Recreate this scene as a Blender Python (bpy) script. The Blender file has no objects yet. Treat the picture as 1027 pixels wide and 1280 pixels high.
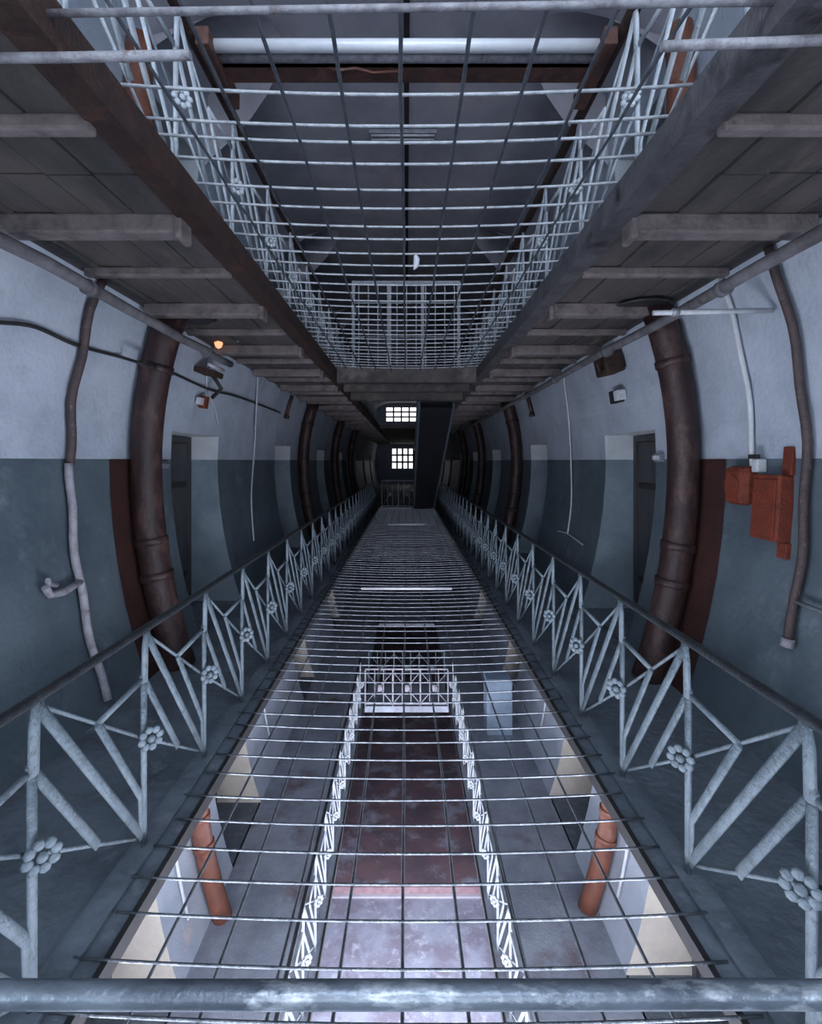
import bpy, bmesh, math, random
from mathutils import Vector, Matrix
random.seed(7)
R = math.radians

# ------------------------------------------------------------------ camera
FPX, VPX, VPY = 620.0, 508.0, 576.0        # focal length and vanishing point in 1027x1280 pixels
EYE = 1.776
sc = bpy.context.scene
C = sc.collection
cam_d = bpy.data.cameras.new('camera')
cam_d.sensor_fit = 'VERTICAL'
cam_d.sensor_height = 24.0
cam_d.lens = 24.0 * FPX / 1280.0
cam_d.shift_x = (513.5 - VPX) / 1280.0
cam_d.shift_y = -(640.0 - VPY) / 1280.0
cam_d.clip_start = 0.02
cam = bpy.data.objects.new('camera', cam_d)
C.objects.link(cam)
cam.location = (0, 0, EYE)
cam.rotation_euler = (R(90), 0, 0)
sc.camera = cam

# ------------------------------------------------------------------ world and daylight through the end windows, plus added side fill
w = bpy.data.worlds.new('world')
sc.world = w
w.use_nodes = True
bg = w.node_tree.nodes['Background']
bg.inputs[0].default_value = (0.55, 0.7, 1.0, 1)
bg.inputs[1].default_value = 0.6

def area(name, loc, rot, sx, sy, power, col):
    d = bpy.data.lights.new(name, 'AREA')
    d.shape = 'RECTANGLE'
    d.size, d.size_y, d.energy, d.color = sx, sy, power, col
    o = bpy.data.objects.new(name, d)
    C.objects.link(o)
    o.location = loc
    o.rotation_euler = rot
    return o

H = 3.15                                    # storey height
BACK_Y, FAR_Y = -2.6, 38.0
DAY = (0.71, 0.845, 1.0)
# the end wall behind the camera has one tall window per storey; side windows are added out of view for fill light
for lv, p, c in ((0, 12, DAY), (1, 60, DAY), (-1, 190, (0.86, 0.9, 1.0)), (-2, 250, (0.86, 0.88, 1.0))):
    area('daylight_end', (0, BACK_Y + 0.12, lv * H + 1.75), (R(90), 0, 0), 2.6, 1.9, p, c)
FILL_SPAN = {0: (-1.9, 0.3), 1: (-1.9, 0.3), -1: (0.2, 2.5), -2: (4.5, 8.0)}  # y spans of the added side fill, per storey
for lv, p, c in ((0, 28, DAY), (1, 42, DAY), (-1, 165, (0.86, 0.9, 1.0)), (-2, 150, (0.86, 0.88, 1.0))):
    ya, yb = FILL_SPAN[lv]
    for sg in (-1, 1):
        area('side_fill', (sg * (1.85 if lv == -2 else 2.22), (ya + yb) / 2, lv * H + 1.5), (0, R(90) * sg, 0), 1.1, yb - ya - 0.2, p, c)  # fill lamps added for quick falloff; the ground pair has no window

sc.view_settings.view_transform = 'Standard'
sc.view_settings.look = 'None'
sc.view_settings.exposure = 0.6
sc.view_settings.gamma = 1.0
sc.view_settings.use_curve_mapping = False

# ------------------------------------------------------------------ materials
def mat(name, col, col2=None, rough=0.7, metal=0.0, scale=6.0, lo=0.4, hi=0.65, bump=0.0, bscale=40.0,
        stretch=(1, 1, 1), col3=None, scale3=2.0, lo3=0.55, hi3=0.7, spec=0.5):
    m = bpy.data.materials.new(name)
    m.use_nodes = True
    nt = m.node_tree
    b = nt.nodes['Principled BSDF']
    b.inputs['Roughness'].default_value = rough
    b.inputs['Metallic'].default_value = metal
    b.inputs['Specular IOR Level'].default_value = spec
    b.inputs['Base Color'].default_value = (*col, 1)
    geo = nt.nodes.new('ShaderNodeNewGeometry')
    mp = nt.nodes.new('ShaderNodeMapping')
    mp.inputs['Scale'].default_value = stretch
    nt.links.new(geo.outputs['Position'], mp.inputs['Vector'])
    src = None

    def layer(prev, c2, sc_, l, h, detail=6):
        n = nt.nodes.new('ShaderNodeTexNoise')
        n.inputs['Scale'].default_value = sc_
        n.inputs['Detail'].default_value = detail
        n.inputs['Roughness'].default_value = 0.65
        nt.links.new(mp.outputs[0], n.inputs['Vector'])
        r = nt.nodes.new('ShaderNodeMapRange')
        r.inputs['From Min'].default_value = l
        r.inputs['From Max'].default_value = h
        nt.links.new(n.outputs['Fac'], r.inputs['Value'])
        mx = nt.nodes.new('ShaderNodeMix')
        mx.data_type = 'RGBA'
        nt.links.new(r.outputs[0], mx.inputs['Factor'])
        if prev is None:
            mx.inputs['A'].default_value = (*col, 1)
        else:
            nt.links.new(prev, mx.inputs['A'])
        mx.inputs['B'].default_value = (*c2, 1)
        return mx.outputs['Result']
    if col2:
        src = layer(None, col2, scale, lo, hi)
    if col3:
        src = layer(src, col3, scale3, lo3, hi3, 9)
    if src is not None:
        nt.links.new(src, b.inputs['Base Color'])
    if bump:
        n = nt.nodes.new('ShaderNodeTexNoise')
        n.inputs['Scale'].default_value = bscale
        n.inputs['Detail'].default_value = 5
        nt.links.new(geo.outputs['Position'], n.inputs['Vector'])
        bp = nt.nodes.new('ShaderNodeBump')
        bp.inputs['Strength'].default_value = bump
        bp.inputs['Distance'].default_value = 0.02
        nt.links.new(n.outputs['Fac'], bp.inputs['Height'])
        nt.links.new(bp.outputs[0], b.inputs['Normal'])
    return m

def emis(name, col, strength):
    m = bpy.data.materials.new(name)
    m.use_nodes = True
    b = m.node_tree.nodes['Principled BSDF']
    b.inputs['Base Color'].default_value = (*col, 1)
    b.inputs['Emission Color'].default_value = (*col, 1)
    b.inputs['Emission Strength'].default_value = strength
    return m

M = {
    'plaster': mat('plaster', (0.46, 0.51, 0.60), (0.35, 0.395, 0.475), 0.85, scale=1.6, bump=0.35, bscale=28,
                   col3=(0.30, 0.32, 0.37), scale3=2.6, lo3=0.56, hi3=0.80),
    'dado': mat('dado', (0.112, 0.145, 0.172), (0.078, 0.105, 0.13), 0.55, scale=2.2, bump=0.35, bscale=22,
                col3=(0.20, 0.24, 0.275), scale3=3.2, lo3=0.56, hi3=0.76),
    'reveal_up': mat('reveal_up', (0.66, 0.69, 0.73), (0.55, 0.58, 0.62), 0.8, scale=3.0, bump=0.2),
    'reveal_low': mat('reveal_low', (0.24, 0.30, 0.35), (0.17, 0.22, 0.265), 0.7, scale=2.5, bump=0.25),
    'cream': mat('cream', (0.62, 0.57, 0.50), (0.52, 0.46, 0.42), 0.8, scale=3.0, bump=0.2),
    'lowplaster': mat('lowplaster', (0.40, 0.43, 0.50), (0.33, 0.37, 0.44), 0.75, scale=2.0, bump=0.25,
                      col3=(0.52, 0.44, 0.45), scale3=1.6, lo3=0.60, hi3=0.68),
    'concrete': mat('concrete', (0.165, 0.20, 0.24), (0.085, 0.105, 0.13), 0.7, scale=3.0, bump=0.5, bscale=18,
                    col3=(0.27, 0.30, 0.34), scale3=6, lo3=0.56, hi3=0.75),
    'lowfloor': mat('lowfloor', (0.34, 0.37, 0.43), (0.22, 0.24, 0.29), 0.55, scale=2.0, bump=0.3,
                    col3=(0.17, 0.11, 0.12), scale3=1.1, lo3=0.57, hi3=0.70),
    'ground': mat('ground', (0.27, 0.285, 0.35), (0.19, 0.175, 0.22), 0.5, scale=2.2, lo=0.42, hi=0.6, bump=0.3,
                  col3=(0.40, 0.42, 0.49), scale3=6.0, lo3=0.55, hi3=0.7),
    'ground_far': mat('ground_far', (0.16, 0.10, 0.11), (0.10, 0.075, 0.09), 0.5, scale=1.6, lo=0.42, hi=0.6, bump=0.3,
                      col3=(0.26, 0.26, 0.31), scale3=1.8, lo3=0.52, hi3=0.66),
    'pink': mat('pink', (0.33, 0.22, 0.24), (0.24, 0.15, 0.17), 0.7, scale=8),
    'soffit': mat('soffit', (0.10, 0.087, 0.083), (0.048, 0.044, 0.046), 0.85, scale=3.5, bump=0.3,
                  col3=(0.19, 0.155, 0.14), scale3=2.2, lo3=0.55, hi3=0.7, stretch=(1, 0.35, 1)),
    'beam': mat('beam', (0.205, 0.172, 0.170), (0.125, 0.107, 0.108), 0.85, scale=7, bump=0.5, bscale=30,
                col3=(0.10, 0.085, 0.085), scale3=7, lo3=0.55, hi3=0.70),
    'ceiling': mat('ceiling', (0.37, 0.365, 0.41), (0.28, 0.275, 0.315), 0.85, scale=1.4, bump=0.2,
                   col3=(0.44, 0.39, 0.39), scale3=1.1, lo3=0.58, hi3=0.7),
    'lunette': mat('lunette', (0.46, 0.44, 0.48), (0.36, 0.34, 0.38), 0.85, scale=3),
    'rust': mat('rust', (0.060, 0.030, 0.024), (0.028, 0.018, 0.017), 0.75, 0.2, scale=9, bump=0.4, bscale=50,
                col3=(0.13, 0.058, 0.035), scale3=7, lo3=0.58, hi3=0.74),
    'brownpipe': mat('brownpipe', (0.042, 0.020, 0.020), (0.024, 0.012, 0.013), 0.5, 0.0, scale=6, bump=0.3, bscale=24,
                     col3=(0.105, 0.055, 0.05), scale3=9, lo3=0.50, hi3=0.70, stretch=(1, 1, 0.5)),
    'orangepipe': mat('orangepipe', (0.21, 0.075, 0.045), (0.14, 0.052, 0.038), 0.5, scale=5, bump=0.2,
                      col3=(0.27, 0.15, 0.125), scale3=4, lo3=0.55, hi3=0.7),
    'greychannel': mat('greychannel', (0.11, 0.105, 0.115), (0.065, 0.062, 0.07), 0.7, 0.1, scale=7, bump=0.3,
                       col3=(0.03, 0.026, 0.028), scale3=4, lo3=0.55, hi3=0.68),
    'rustlight': mat('rustlight', (0.115, 0.052, 0.040), (0.055, 0.030, 0.027), 0.7, 0.1, scale=9, bump=0.4, bscale=50,
                     col3=(0.19, 0.10, 0.075), scale3=7, lo3=0.55, hi3=0.72),
    'brownpaint': mat('brownpaint', (0.06, 0.022, 0.019), (0.034, 0.015, 0.014), 0.6, scale=5, bump=0.3),
    'conduit_brown': mat('conduit_brown', (0.085, 0.058, 0.058), (0.05, 0.036, 0.04), 0.6, scale=10, bump=0.4, bscale=60,
                         col3=(0.20, 0.16, 0.15), scale3=16, lo3=0.6, hi3=0.72),
    'conduit_pale': mat('conduit_pale', (0.40, 0.39, 0.43), (0.27, 0.25, 0.29), 0.6, scale=12, bump=0.4, bscale=60,
                        col3=(0.16, 0.12, 0.12), scale3=14, lo3=0.58, hi3=0.70),
    'greypipe': mat('greypipe', (0.17, 0.165, 0.18), (0.085, 0.08, 0.088), 0.7, scale=6, bump=0.3,
                    col3=(0.09, 0.065, 0.06), scale3=5, lo3=0.6, hi3=0.72),
    'white': mat('white', (0.62, 0.64, 0.68), (0.5, 0.52, 0.56), 0.55, scale=12),
    'railpaint': mat('railpaint', (0.155, 0.195, 0.23), (0.105, 0.138, 0.168), 0.6, scale=14, bump=0.4, bscale=70,
                     col3=(0.06, 0.07, 0.08), scale3=22, lo3=0.57, hi3=0.70),
    'railwhite': mat('railwhite', (0.55, 0.59, 0.63), (0.40, 0.44, 0.49), 0.5, scale=14, bump=0.3, bscale=70,
                     col3=(0.22, 0.22, 0.24), scale3=22, lo3=0.64, hi3=0.72),
    'handrail': mat('handrail', (0.026, 0.030, 0.036), (0.045, 0.052, 0.06), 0.4, 0.3, scale=9, bump=0.3, bscale=60,
                    col3=(0.035, 0.024, 0.022), scale3=5, lo3=0.58, hi3=0.7),
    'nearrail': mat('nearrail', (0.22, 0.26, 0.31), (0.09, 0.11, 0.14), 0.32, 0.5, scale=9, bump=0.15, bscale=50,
                    col3=(0.55, 0.60, 0.66), scale3=16, lo3=0.55, hi3=0.66, stretch=(0.4, 1, 1)),  # pale speckle imitates highlights, painted into the colour
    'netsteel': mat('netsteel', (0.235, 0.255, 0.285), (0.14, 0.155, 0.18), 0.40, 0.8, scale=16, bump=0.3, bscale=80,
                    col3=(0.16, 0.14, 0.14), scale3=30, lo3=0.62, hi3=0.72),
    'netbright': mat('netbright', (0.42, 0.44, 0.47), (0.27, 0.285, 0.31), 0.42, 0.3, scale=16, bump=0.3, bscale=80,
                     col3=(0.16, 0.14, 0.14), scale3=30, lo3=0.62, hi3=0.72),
    'netdark': mat('netdark', (0.13, 0.145, 0.165), (0.075, 0.085, 0.10), 0.5, 0.4, scale=14, bump=0.3, bscale=80),
    'tubewhite': mat('tubewhite', (0.80, 0.82, 0.86), (0.7, 0.71, 0.76), 0.3, 0.1, scale=6),
    'mottled': mat('mottled', (0.30, 0.30, 0.33), (0.16, 0.15, 0.17), 0.5, 0.1, scale=18, bump=0.3, bscale=60,
                   col3=(0.12, 0.08, 0.075), scale3=12, lo3=0.6, hi3=0.7),
    'doorwood': mat('doorwood', (0.075, 0.075, 0.085), (0.05, 0.048, 0.055), 0.6, scale=4, bump=0.2,
                    col3=(0.09, 0.06, 0.05), scale3=2.5, lo3=0.58, hi3=0.7, stretch=(1, 1, 0.3)),
    'doorblue': mat('doorblue', (0.28, 0.36, 0.46), (0.22, 0.29, 0.38), 0.6, scale=4, bump=0.2),
    'black': mat('black', (0.018, 0.018, 0.02), (0.03, 0.028, 0.03), 0.6, scale=8),
    'metalgrey': mat('metalgrey', (0.34, 0.36, 0.40), (0.24, 0.26, 0.30), 0.45, 0.3, scale=9),
    'red': mat('red', (0.20, 0.036, 0.016), (0.13, 0.026, 0.015), 0.7, scale=14, bump=0.4, bscale=60,
               col3=(0.12, 0.03, 0.022), scale3=8, lo3=0.6, hi3=0.75),
    'stair': mat('stair', (0.022, 0.025, 0.032), (0.014, 0.016, 0.02), 0.6, scale=6, bump=0.3),
    'stairedge': mat('stairedge', (0.13, 0.17, 0.22), (0.08, 0.10, 0.13), 0.5, scale=9),
    'daypane': emis('daypane', (0.95, 0.94, 0.97), 1.1),
    'bulb': emis('bulb', (1.0, 0.42, 0.20), 0.8),
}

# ------------------------------------------------------------------ mesh helpers
class MB:
    def __init__(self):
        self.v, self.f, self.mi, self.sm = [], [], [], []

    def face(self, idx, mi=0, smooth=False):
        self.f.append(idx); self.mi.append(mi); self.sm.append(smooth)

    def box(self, x0, x1, y0, y1, z0, z1, mi=0):
        b = len(self.v)
        self.v += [(x, y, z) for z in (z0, z1) for y in (y0, y1) for x in (x0, x1)]
        for q in ((0, 2, 3, 1), (4, 5, 7, 6), (0, 1, 5, 4), (2, 6, 7, 3), (0, 4, 6, 2), (1, 3, 7, 5)):
            self.face([b + i for i in q], mi)
        return self

    def obox(self, mtx, hx, hy, hz, mi=0):
        b = len(self.v)
        self.v += [tuple(mtx @ Vector((x, y, z))) for z in (-hz, hz) for y in (-hy, hy) for x in (-hx, hx)]
        for q in ((0, 2, 3, 1), (4, 5, 7, 6), (0, 1, 5, 4), (2, 6, 7, 3), (0, 4, 6, 2), (1, 3, 7, 5)):
            self.face([b + i for i in q], mi)
        return self

    def tube(self, pts, r, n=10, mi=0, flat=None, cap=True):
        """sweep a circle (or an ellipse: flat = (normal vector, thickness radius)) along points"""
        pts = [Vector(p) for p in pts]
        rad = r if isinstance(r, (list, tuple)) else [r] * len(pts)
        base = len(self.v)
        up = None
        for i, p in enumerate(pts):
            if i == 0: t = pts[1] - pts[0]
            elif i == len(pts) - 1: t = pts[-1] - pts[-2]
            else: t = (pts[i + 1] - p).normalized() + (p - pts[i - 1]).normalized()
            t.normalize()
            if flat is not None:
                a = Vector(flat[0]); a = (a - t * a.dot(t)).normalized()
            elif up is None:
                a = Vector((0, 0, 1)) if abs(t.z) < 0.9 else Vector((1, 0, 0))
                a = (a - t * a.dot(t)).normalized()
            else:
                a = (up - t * up.dot(t)).normalized()
            up = a
            c = t.cross(a)
            for k in range(n):
                th = 2 * math.pi * (k + 0.5) / n
                ra = flat[1] if flat is not None else rad[i]
                self.v.append(tuple(p + a * math.cos(th) * ra + c * math.sin(th) * rad[i]))
        for i in range(len(pts) - 1):
            for k in range(n):
                k2 = (k + 1) % n
                self.face([base + i * n + k, base + i * n + k2, base + (i + 1) * n + k2, base + (i + 1) * n + k], mi, n > 4)
        if cap:
            self.face([base + k for k in range(n)][::-1], mi)
            e = base + (len(pts) - 1) * n
            self.face([e + k for k in range(n)], mi)
        return self

    def lathe(self, prof, org, axis='z', n=14, mi=0):
        b = len(self.v)
        for (r, h) in prof:
            for k in range(n):
                t = 2 * math.pi * k / n
                p = (r * math.cos(t), r * math.sin(t), h)
                if axis == 'x': p = (h, r * math.cos(t), r * math.sin(t))
                if axis == 'y': p = (r * math.cos(t), h, r * math.sin(t))
                self.v.append((org[0] + p[0], org[1] + p[1], org[2] + p[2]))
        for i in range(len(prof) - 1):
            for k in range(n):
                k2 = (k + 1) % n
                self.face([b + i * n + k, b + i * n + k2, b + (i + 1) * n + k2, b + (i + 1) * n + k], mi, True)
        self.face([b + k for k in range(n)][::-1], mi)
        e = b + (len(prof) - 1) * n
        self.face([e + k for k in range(n)], mi)
        return self

    def mesh(self, name, mats):
        me = bpy.data.meshes.new(name)
        me.from_pydata(self.v, [], self.f)
        for m in (mats if isinstance(mats, (list, tuple)) else [mats]):
            me.materials.append(M[m])
        me.polygons.foreach_set('material_index', self.mi)
        me.polygons.foreach_set('use_smooth', self.sm)
        me.update()
        bm = bmesh.new(); bm.from_mesh(me)
        bmesh.ops.recalc_face_normals(bm, faces=bm.faces)
        bm.to_mesh(me); bm.free()
        return me

    def obj(self, name, mats, parent=None, loc=(0, 0, 0), bevel=0):
        o = link(name, self.mesh(name, mats), parent, loc)
        if bevel:
            b = o.modifiers.new('bevel', 'BEVEL'); b.width = bevel; b.segments = 2; b.limit_method = 'ANGLE'
        return o

def link(name, me, parent=None, loc=(0, 0, 0), rot=None):
    o = bpy.data.objects.new(name, me)
    C.objects.link(o)
    o.location = loc
    if rot: o.rotation_euler = rot
    if parent: o.parent = parent
    return o

def tag(o, label, cat, group=None, kind=None):
    o['label'] = label; o['category'] = cat
    if group: o['group'] = group
    if kind: o['kind'] = kind
    return o

def empty(name, label, cat, loc=(0, 0, 0), group=None, kind=None):
    o = bpy.data.objects.new(name, None)
    C.objects.link(o)
    o.location = loc
    o.empty_display_size = 0.1
    return tag(o, label, cat, group, kind)

def wx(z):
    """inner face of the bulging side walls at height z above its storey's floor"""
    return 2.40 - (0.14 if z > EYE else 0.095) * (z - EYE) ** 2

SIDE = {'left': -1, 'right': 1}

# ------------------------------------------------------------------ walls with door recesses
DADO = 1.79
DOOR_T = 2.08
def wall(side, lvl, doors, y0, y1, upmat, lowmat, revmat, label):
    s = SIDE[side]
    z0 = lvl * H
    win = FILL_SPAN[lvl]
    zs = sorted({0, 0.3, 0.6, 0.9, 1.2, 1.5, DADO, DOOR_T, 2.35, 2.6, 2.85, 3.15})
    ys = sorted({y0, y1, *win} | {d for p in doors for d in p})
    mb = MB()
    def q(a, b, c, d, mi, sm=False):
        i = len(mb.v); mb.v += [a, b, c, d]; mb.face([i, i + 1, i + 2, i + 3], mi, sm)
    for ya, yb in zip(ys, ys[1:]):
        isd = any(abs(ya - p[0]) < 1e-6 for p in doors)
        isw = abs(ya - win[0]) < 1e-6
        for za, zb in zip(zs, zs[1:]):
            mi = 0 if za >= DADO - 1e-6 else 1
            if (isd or (isw and za > 0.85)) and zb <= DOOR_T + 1e-6:
                for yy in (ya, yb):
                    q((s * wx(za), yy, z0 + za), (s * 2.9, yy, z0 + za), (s * 2.9, yy, z0 + zb), (s * wx(zb), yy, z0 + zb),
                      2 if mi == 0 else 3)
                continue
            q((s * wx(za), ya, z0 + za), (s * wx(za), yb, z0 + za), (s * wx(zb), yb, z0 + zb), (s * wx(zb), ya, z0 + zb), mi)
        if isw:
            for zz in (0.9, DOOR_T):
                q((s * wx(zz), ya, z0 + zz), (s * 2.9, ya, z0 + zz), (s * 2.9, yb, z0 + zz), (s * wx(zz), yb, z0 + zz), 2)
        if isd:
            q((s * wx(DOOR_T), ya, z0 + DOOR_T), (s * 2.9, ya, z0 + DOOR_T), (s * 2.9, yb, z0 + DOOR_T), (s * wx(DOOR_T), yb, z0 + DOOR_T), 2)
            q((s * wx(0), ya, z0), (s * 2.9, ya, z0), (s * 2.9, yb, z0), (s * wx(0), yb, z0), 4)
    # outer face closes the wall
    q((s * 2.92, y0, z0), (s * 2.92, y1, z0), (s * 2.92, y1, z0 + 3.15), (s * 2.92, y0, z0 + 3.15), 0)
    o = link('wall_' + side, mb.mesh('wall_' + side, [upmat, lowmat, 'reveal_up' if revmat is None else revmat, 'reveal_low' if revmat is None else revmat, 'concrete']))
    tag(o, label, 'wall', kind='structure')
    return o

main_doors = {'left': [(5.05, 6.30), (9.0, 10.2), (13.2, 14.4), (17.2, 18.4), (22, 23.2), (27, 28.2), (32, 33.2)],
              'right': [(4.77, 5.98), (8.45, 9.55), (12.6, 13.8), (16.6, 17.8), (21, 22.2), (26, 27.2), (31, 32.2)]}
low_doors = {'left': [(3.35, 4.6), (6.0, 7.15), (10.2, 11.3), (14.5, 15.6)],
             'right': [(3.5, 4.75), (6.2, 7.3), (10.1, 11.2), (14.4, 15.5)]}
up_doors = {'left': [(4.6, 5.7), (8.9, 10.0), (13.5, 14.6)], 'right': [(4.6, 5.7), (8.9, 10.0), (13.5, 14.6)]}
for sd in ('left', 'right'):
    wall(sd, 0, main_doors[sd], BACK_Y, FAR_Y, 'plaster', 'dado', None,
         f'{sd} bulging corridor wall, pale blue plaster over a dark teal dado')
    wall(sd, -1, low_doors[sd], BACK_Y, FAR_Y, 'lowplaster', 'lowplaster', 'cream',
         f'{sd} pale grey wall of the storey seen below through the net')
    wall(sd, 1, up_doors[sd], BACK_Y, FAR_Y, 'plaster', 'plaster', None,
         f'{sd} pale wall of the top storey seen above through the net')
    s = SIDE[sd]
    mb = MB().box(min(s * 1.9, s * 2.9), max(s * 1.9, s * 2.9), BACK_Y, FAR_Y, -2 * H, -H - 0.1)
    tag(mb.obj('wall_' + sd, 'lowplaster'), f'{sd} wall of the ground storey at the very bottom', 'wall', kind='structure')

dn = [0]
def door(side, lvl, ya, yb, leafmat, label):
    dn[0] += 1
    s = SIDE[side]
    t = empty(f'door_{dn[0]}', label, 'door', (s * 2.78, (ya + yb) / 2, lvl * H), kind='structure')
    w = (yb - ya) / 2
    fr = MB()
    fr.box(-0.05, 0.05, -w + 0.005, -w + 0.07, 0.004, DOOR_T - 0.01)
    fr.box(-0.05, 0.05, w - 0.07, w - 0.005, 0.004, DOOR_T - 0.01)
    fr.box(-0.05, 0.05, -w + 0.07, w - 0.07, DOOR_T - 0.08, DOOR_T - 0.01)
    fr.obj('frame', 'doorwood', t)
    lf = MB().box(-0.025, 0.025, -w + 0.075, w - 0.075, 0.01, DOOR_T - 0.085).obj('leaf', leafmat, t, bevel=0.004)
    for k in range(2):
        MB().box(-s * 0.035 - 0.004, -s * 0.035 + 0.004, -w + 0.12, w - 0.12, 0.35 + k * 1.1, 0.42 + k * 1.1).obj('strap_hinge', 'black', lf)
    MB().box(-0.02, 0.02, -0.1, 0.1, 0.95, 1.15).obj('food_hatch', 'black', lf, loc=(-s * 0.03, 0, 0))
    MB().tube([(0, 0, -0.06), (-s * 0.05, 0, -0.06), (-s * 0.05, 0, 0.06), (0, 0, 0.06)], 0.009, 6).obj('handle', 'metalgrey', lf, loc=(-s * 0.025, -w + 0.2, 1.05))
    return t
ORD = ['nearest', 'second', 'third', 'fourth', 'fifth', 'sixth', 'seventh']
for sd in ('left', 'right'):
    for i, (a, b) in enumerate(main_doors[sd]):
        door(sd, 0, a, b, 'doorwood', f'dark cell door deep in the {sd} corridor wall, {ORD[i]} along the walkway')
    for i, (a, b) in enumerate(low_doors[sd]):
        door(sd, -1, a, b, 'doorwood', f'cell door in the {sd} wall one storey below, {ORD[i]} from the camera')
    for i, (a, b) in enumerate(up_doors[sd]):
        door(sd, 1, a, b, 'doorwood', f'cell door in the {sd} wall of the top storey, {ORD[i]} from the camera')

# ------------------------------------------------------------------ walkway slabs, soffit planks and beams
EDGE = 1.063
LEDGE = 0.86
def slab(side, lvl, edge, topmat, label, planks=False):
    s = SIDE[side]
    z = lvl * H
    x1 = wx(0) + 0.02
    e = empty('floor_walkway_' + side, label, 'walkway', (0, 0, 0), kind='structure')
    mb = MB(); mb.box(min(s * edge, s * x1), max(s * edge, s * x1), BACK_Y, FAR_Y, z - (0.07 if planks else 0.04), z)
    mb.obj('slab', topmat, e)
    # steel channel along the edge of the void
    mb = MB()
    x0 = edge - 0.012
    cd = 0.12 if planks else 0.045
    mb.box(min(s * x0, s * (edge + 0.012)), max(s * x0, s * (edge + 0.012)), BACK_Y, FAR_Y, z - cd, z + 0.012)
    mb.box(min(s * x0, s * (edge + 0.11)), max(s * x0, s * (edge + 0.11)), BACK_Y, FAR_Y, z - cd - 0.012, z - cd)
    mb.obj('edge_channel', ('rust' if s < 0 else 'greychannel') if planks else 'black', e)
    # kerb strip under the railing feet
    mb = MB(); mb.box(min(s * (edge + 0.09), s * (edge + 0.20)), max(s * (edge + 0.09), s * (edge + 0.20)), BACK_Y, FAR_Y, z + 0.0, z + 0.022)
    mb.obj('kerb', topmat, e, bevel=0.006)
    if planks:
        xs = [edge + 0.115, edge + 0.33, edge + 0.54, edge + 0.75, edge + 0.95, 2.175]
        seg = [BACK_Y, -0.6, 2.2, 5.0, 7.9, 10.8, 14, 18, 23, 29, FAR_Y]
        for ya, yb in zip(seg, seg[1:]):
            for xa, xb in zip(xs, xs[1:]):
                dz = random.uniform(-0.008, 0.008)
                mb = MB(); a, b = s * (xa + 0.006), s * (xb - 0.006)
                mb.box(min(a, b), max(a, b), ya + 0.006, yb - 0.006, z - 0.10 + dz, z - 0.072)
                mb.obj('plank', 'soffit', e)
        ybeam = [-0.4, 0.35, 1.1, 1.84, 2.60, 3.28, 4.05, 4.8, 5.5, 6.2, 6.9, 7.6]
        k = 0
        y = 8.35
        while y < 34:
            ybeam.append(y); y += 0.75
        for k, yb in enumerate(ybeam):
            thick = (k % 2 == 0)
            hw, dep = (0.055, 0.10) if thick else (0.03, 0.06)
            xa, xb = edge + 0.10, 2.12
            mb = MB(); a, b = s * xa, s * xb
            mb.box(min(a, b), max(a, b), yb - hw, yb + hw, z - 0.10 - dep, z - 0.099)
            bo = mb.obj('cross_beam', 'beam', e, bevel=0.012)
            if thick and yb < 9:
                pm = MB(); a, b = s * (xa - 0.012), s * (xa + 0.03)
                pm.box(min(a, b), max(a, b), yb - hw - 0.012, yb + hw + 0.012, z - 0.10 - dep - 0.03, z - 0.105)
                pm.obj('end_cap', 'beam', bo, bevel=0.014)
    return e
for sd in ('left', 'right'):
    slab(sd, 0, EDGE, 'concrete', f'{sd} concrete walkway of the storey the camera stands on')
    slab(sd, 1, EDGE, 'concrete', f'{sd} upper walkway overhead with plank soffit and pale cross beams', planks=True)
    slab(sd, -1, LEDGE, 'lowfloor', f'{sd} walkway one storey below seen through the floor net')

def block(name, x0, x1, y0, y1, z0, z1, m, label, cat):
    return tag(MB().box(x0, x1, y0, y1, z0, z1).obj(name, m), label, cat, kind='structure')

block('floor_bridge', -EDGE + 0.02, EDGE - 0.02, BACK_Y, 0.62, -0.1, 0, 'concrete', 'concrete bridge the camera stands on', 'bridge')
e = empty('floor_bridge', 'dark upper bridge slab with two tiered beams closing the overhead net', 'bridge', kind='structure')
MB().box(-EDGE + 0.02, EDGE - 0.02, 7.45, 10.6, H - 0.10, H).obj('slab', 'soffit', e)
MB().box(-EDGE + 0.02, EDGE - 0.02, 7.40, 7.55, H - 0.20, H + 0.03).obj('front_beam', 'soffit', e, bevel=0.01)
MB().box(-EDGE + 0.02, EDGE - 0.02, 9.2, 9.45, H - 0.24, H - 0.101).obj('cross_beam', 'soffit', e, bevel=0.01)
MB().box(-EDGE + 0.02, EDGE - 0.02, 8.2, 8.35, H - 0.22, H - 0.101).obj('cross_beam', 'soffit', e, bevel=0.01)
block('floor_landing', -EDGE + 0.02, EDGE - 0.02, 19.0, FAR_Y, -0.1, 0, 'concrete', 'concrete landing beyond the far end of the floor net', 'landing')
block('floor_landing', -EDGE + 0.02, EDGE - 0.02, 19.4, FAR_Y, H - 0.1, H, 'soffit', 'upper landing slab far down the corridor', 'landing')
block('floor_bridge', -LEDGE + 0.02, LEDGE - 0.02, 9.95, 10.95, -H - 0.12, -H, 'lowfloor', 'short bridge one storey below between two white railings', 'bridge')
block('floor_landing', -LEDGE + 0.02, LEDGE - 0.02, 15.0, FAR_Y, -H - 0.1, -H, 'lowfloor', 'landing far away one storey below', 'landing')
GZ = -2 * H
e = empty('floor', 'lilac grey ground floor far below with a pink edged step', 'floor', kind='structure')
MB().box(-1.9, 1.9, BACK_Y, 9.42, GZ - 0.3, GZ - 0.16).obj('near_slab', 'ground', e)
MB().box(-1.9, 1.9, 9.42, FAR_Y, GZ - 0.3, GZ).obj('far_slab', 'ground_far', e)
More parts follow.
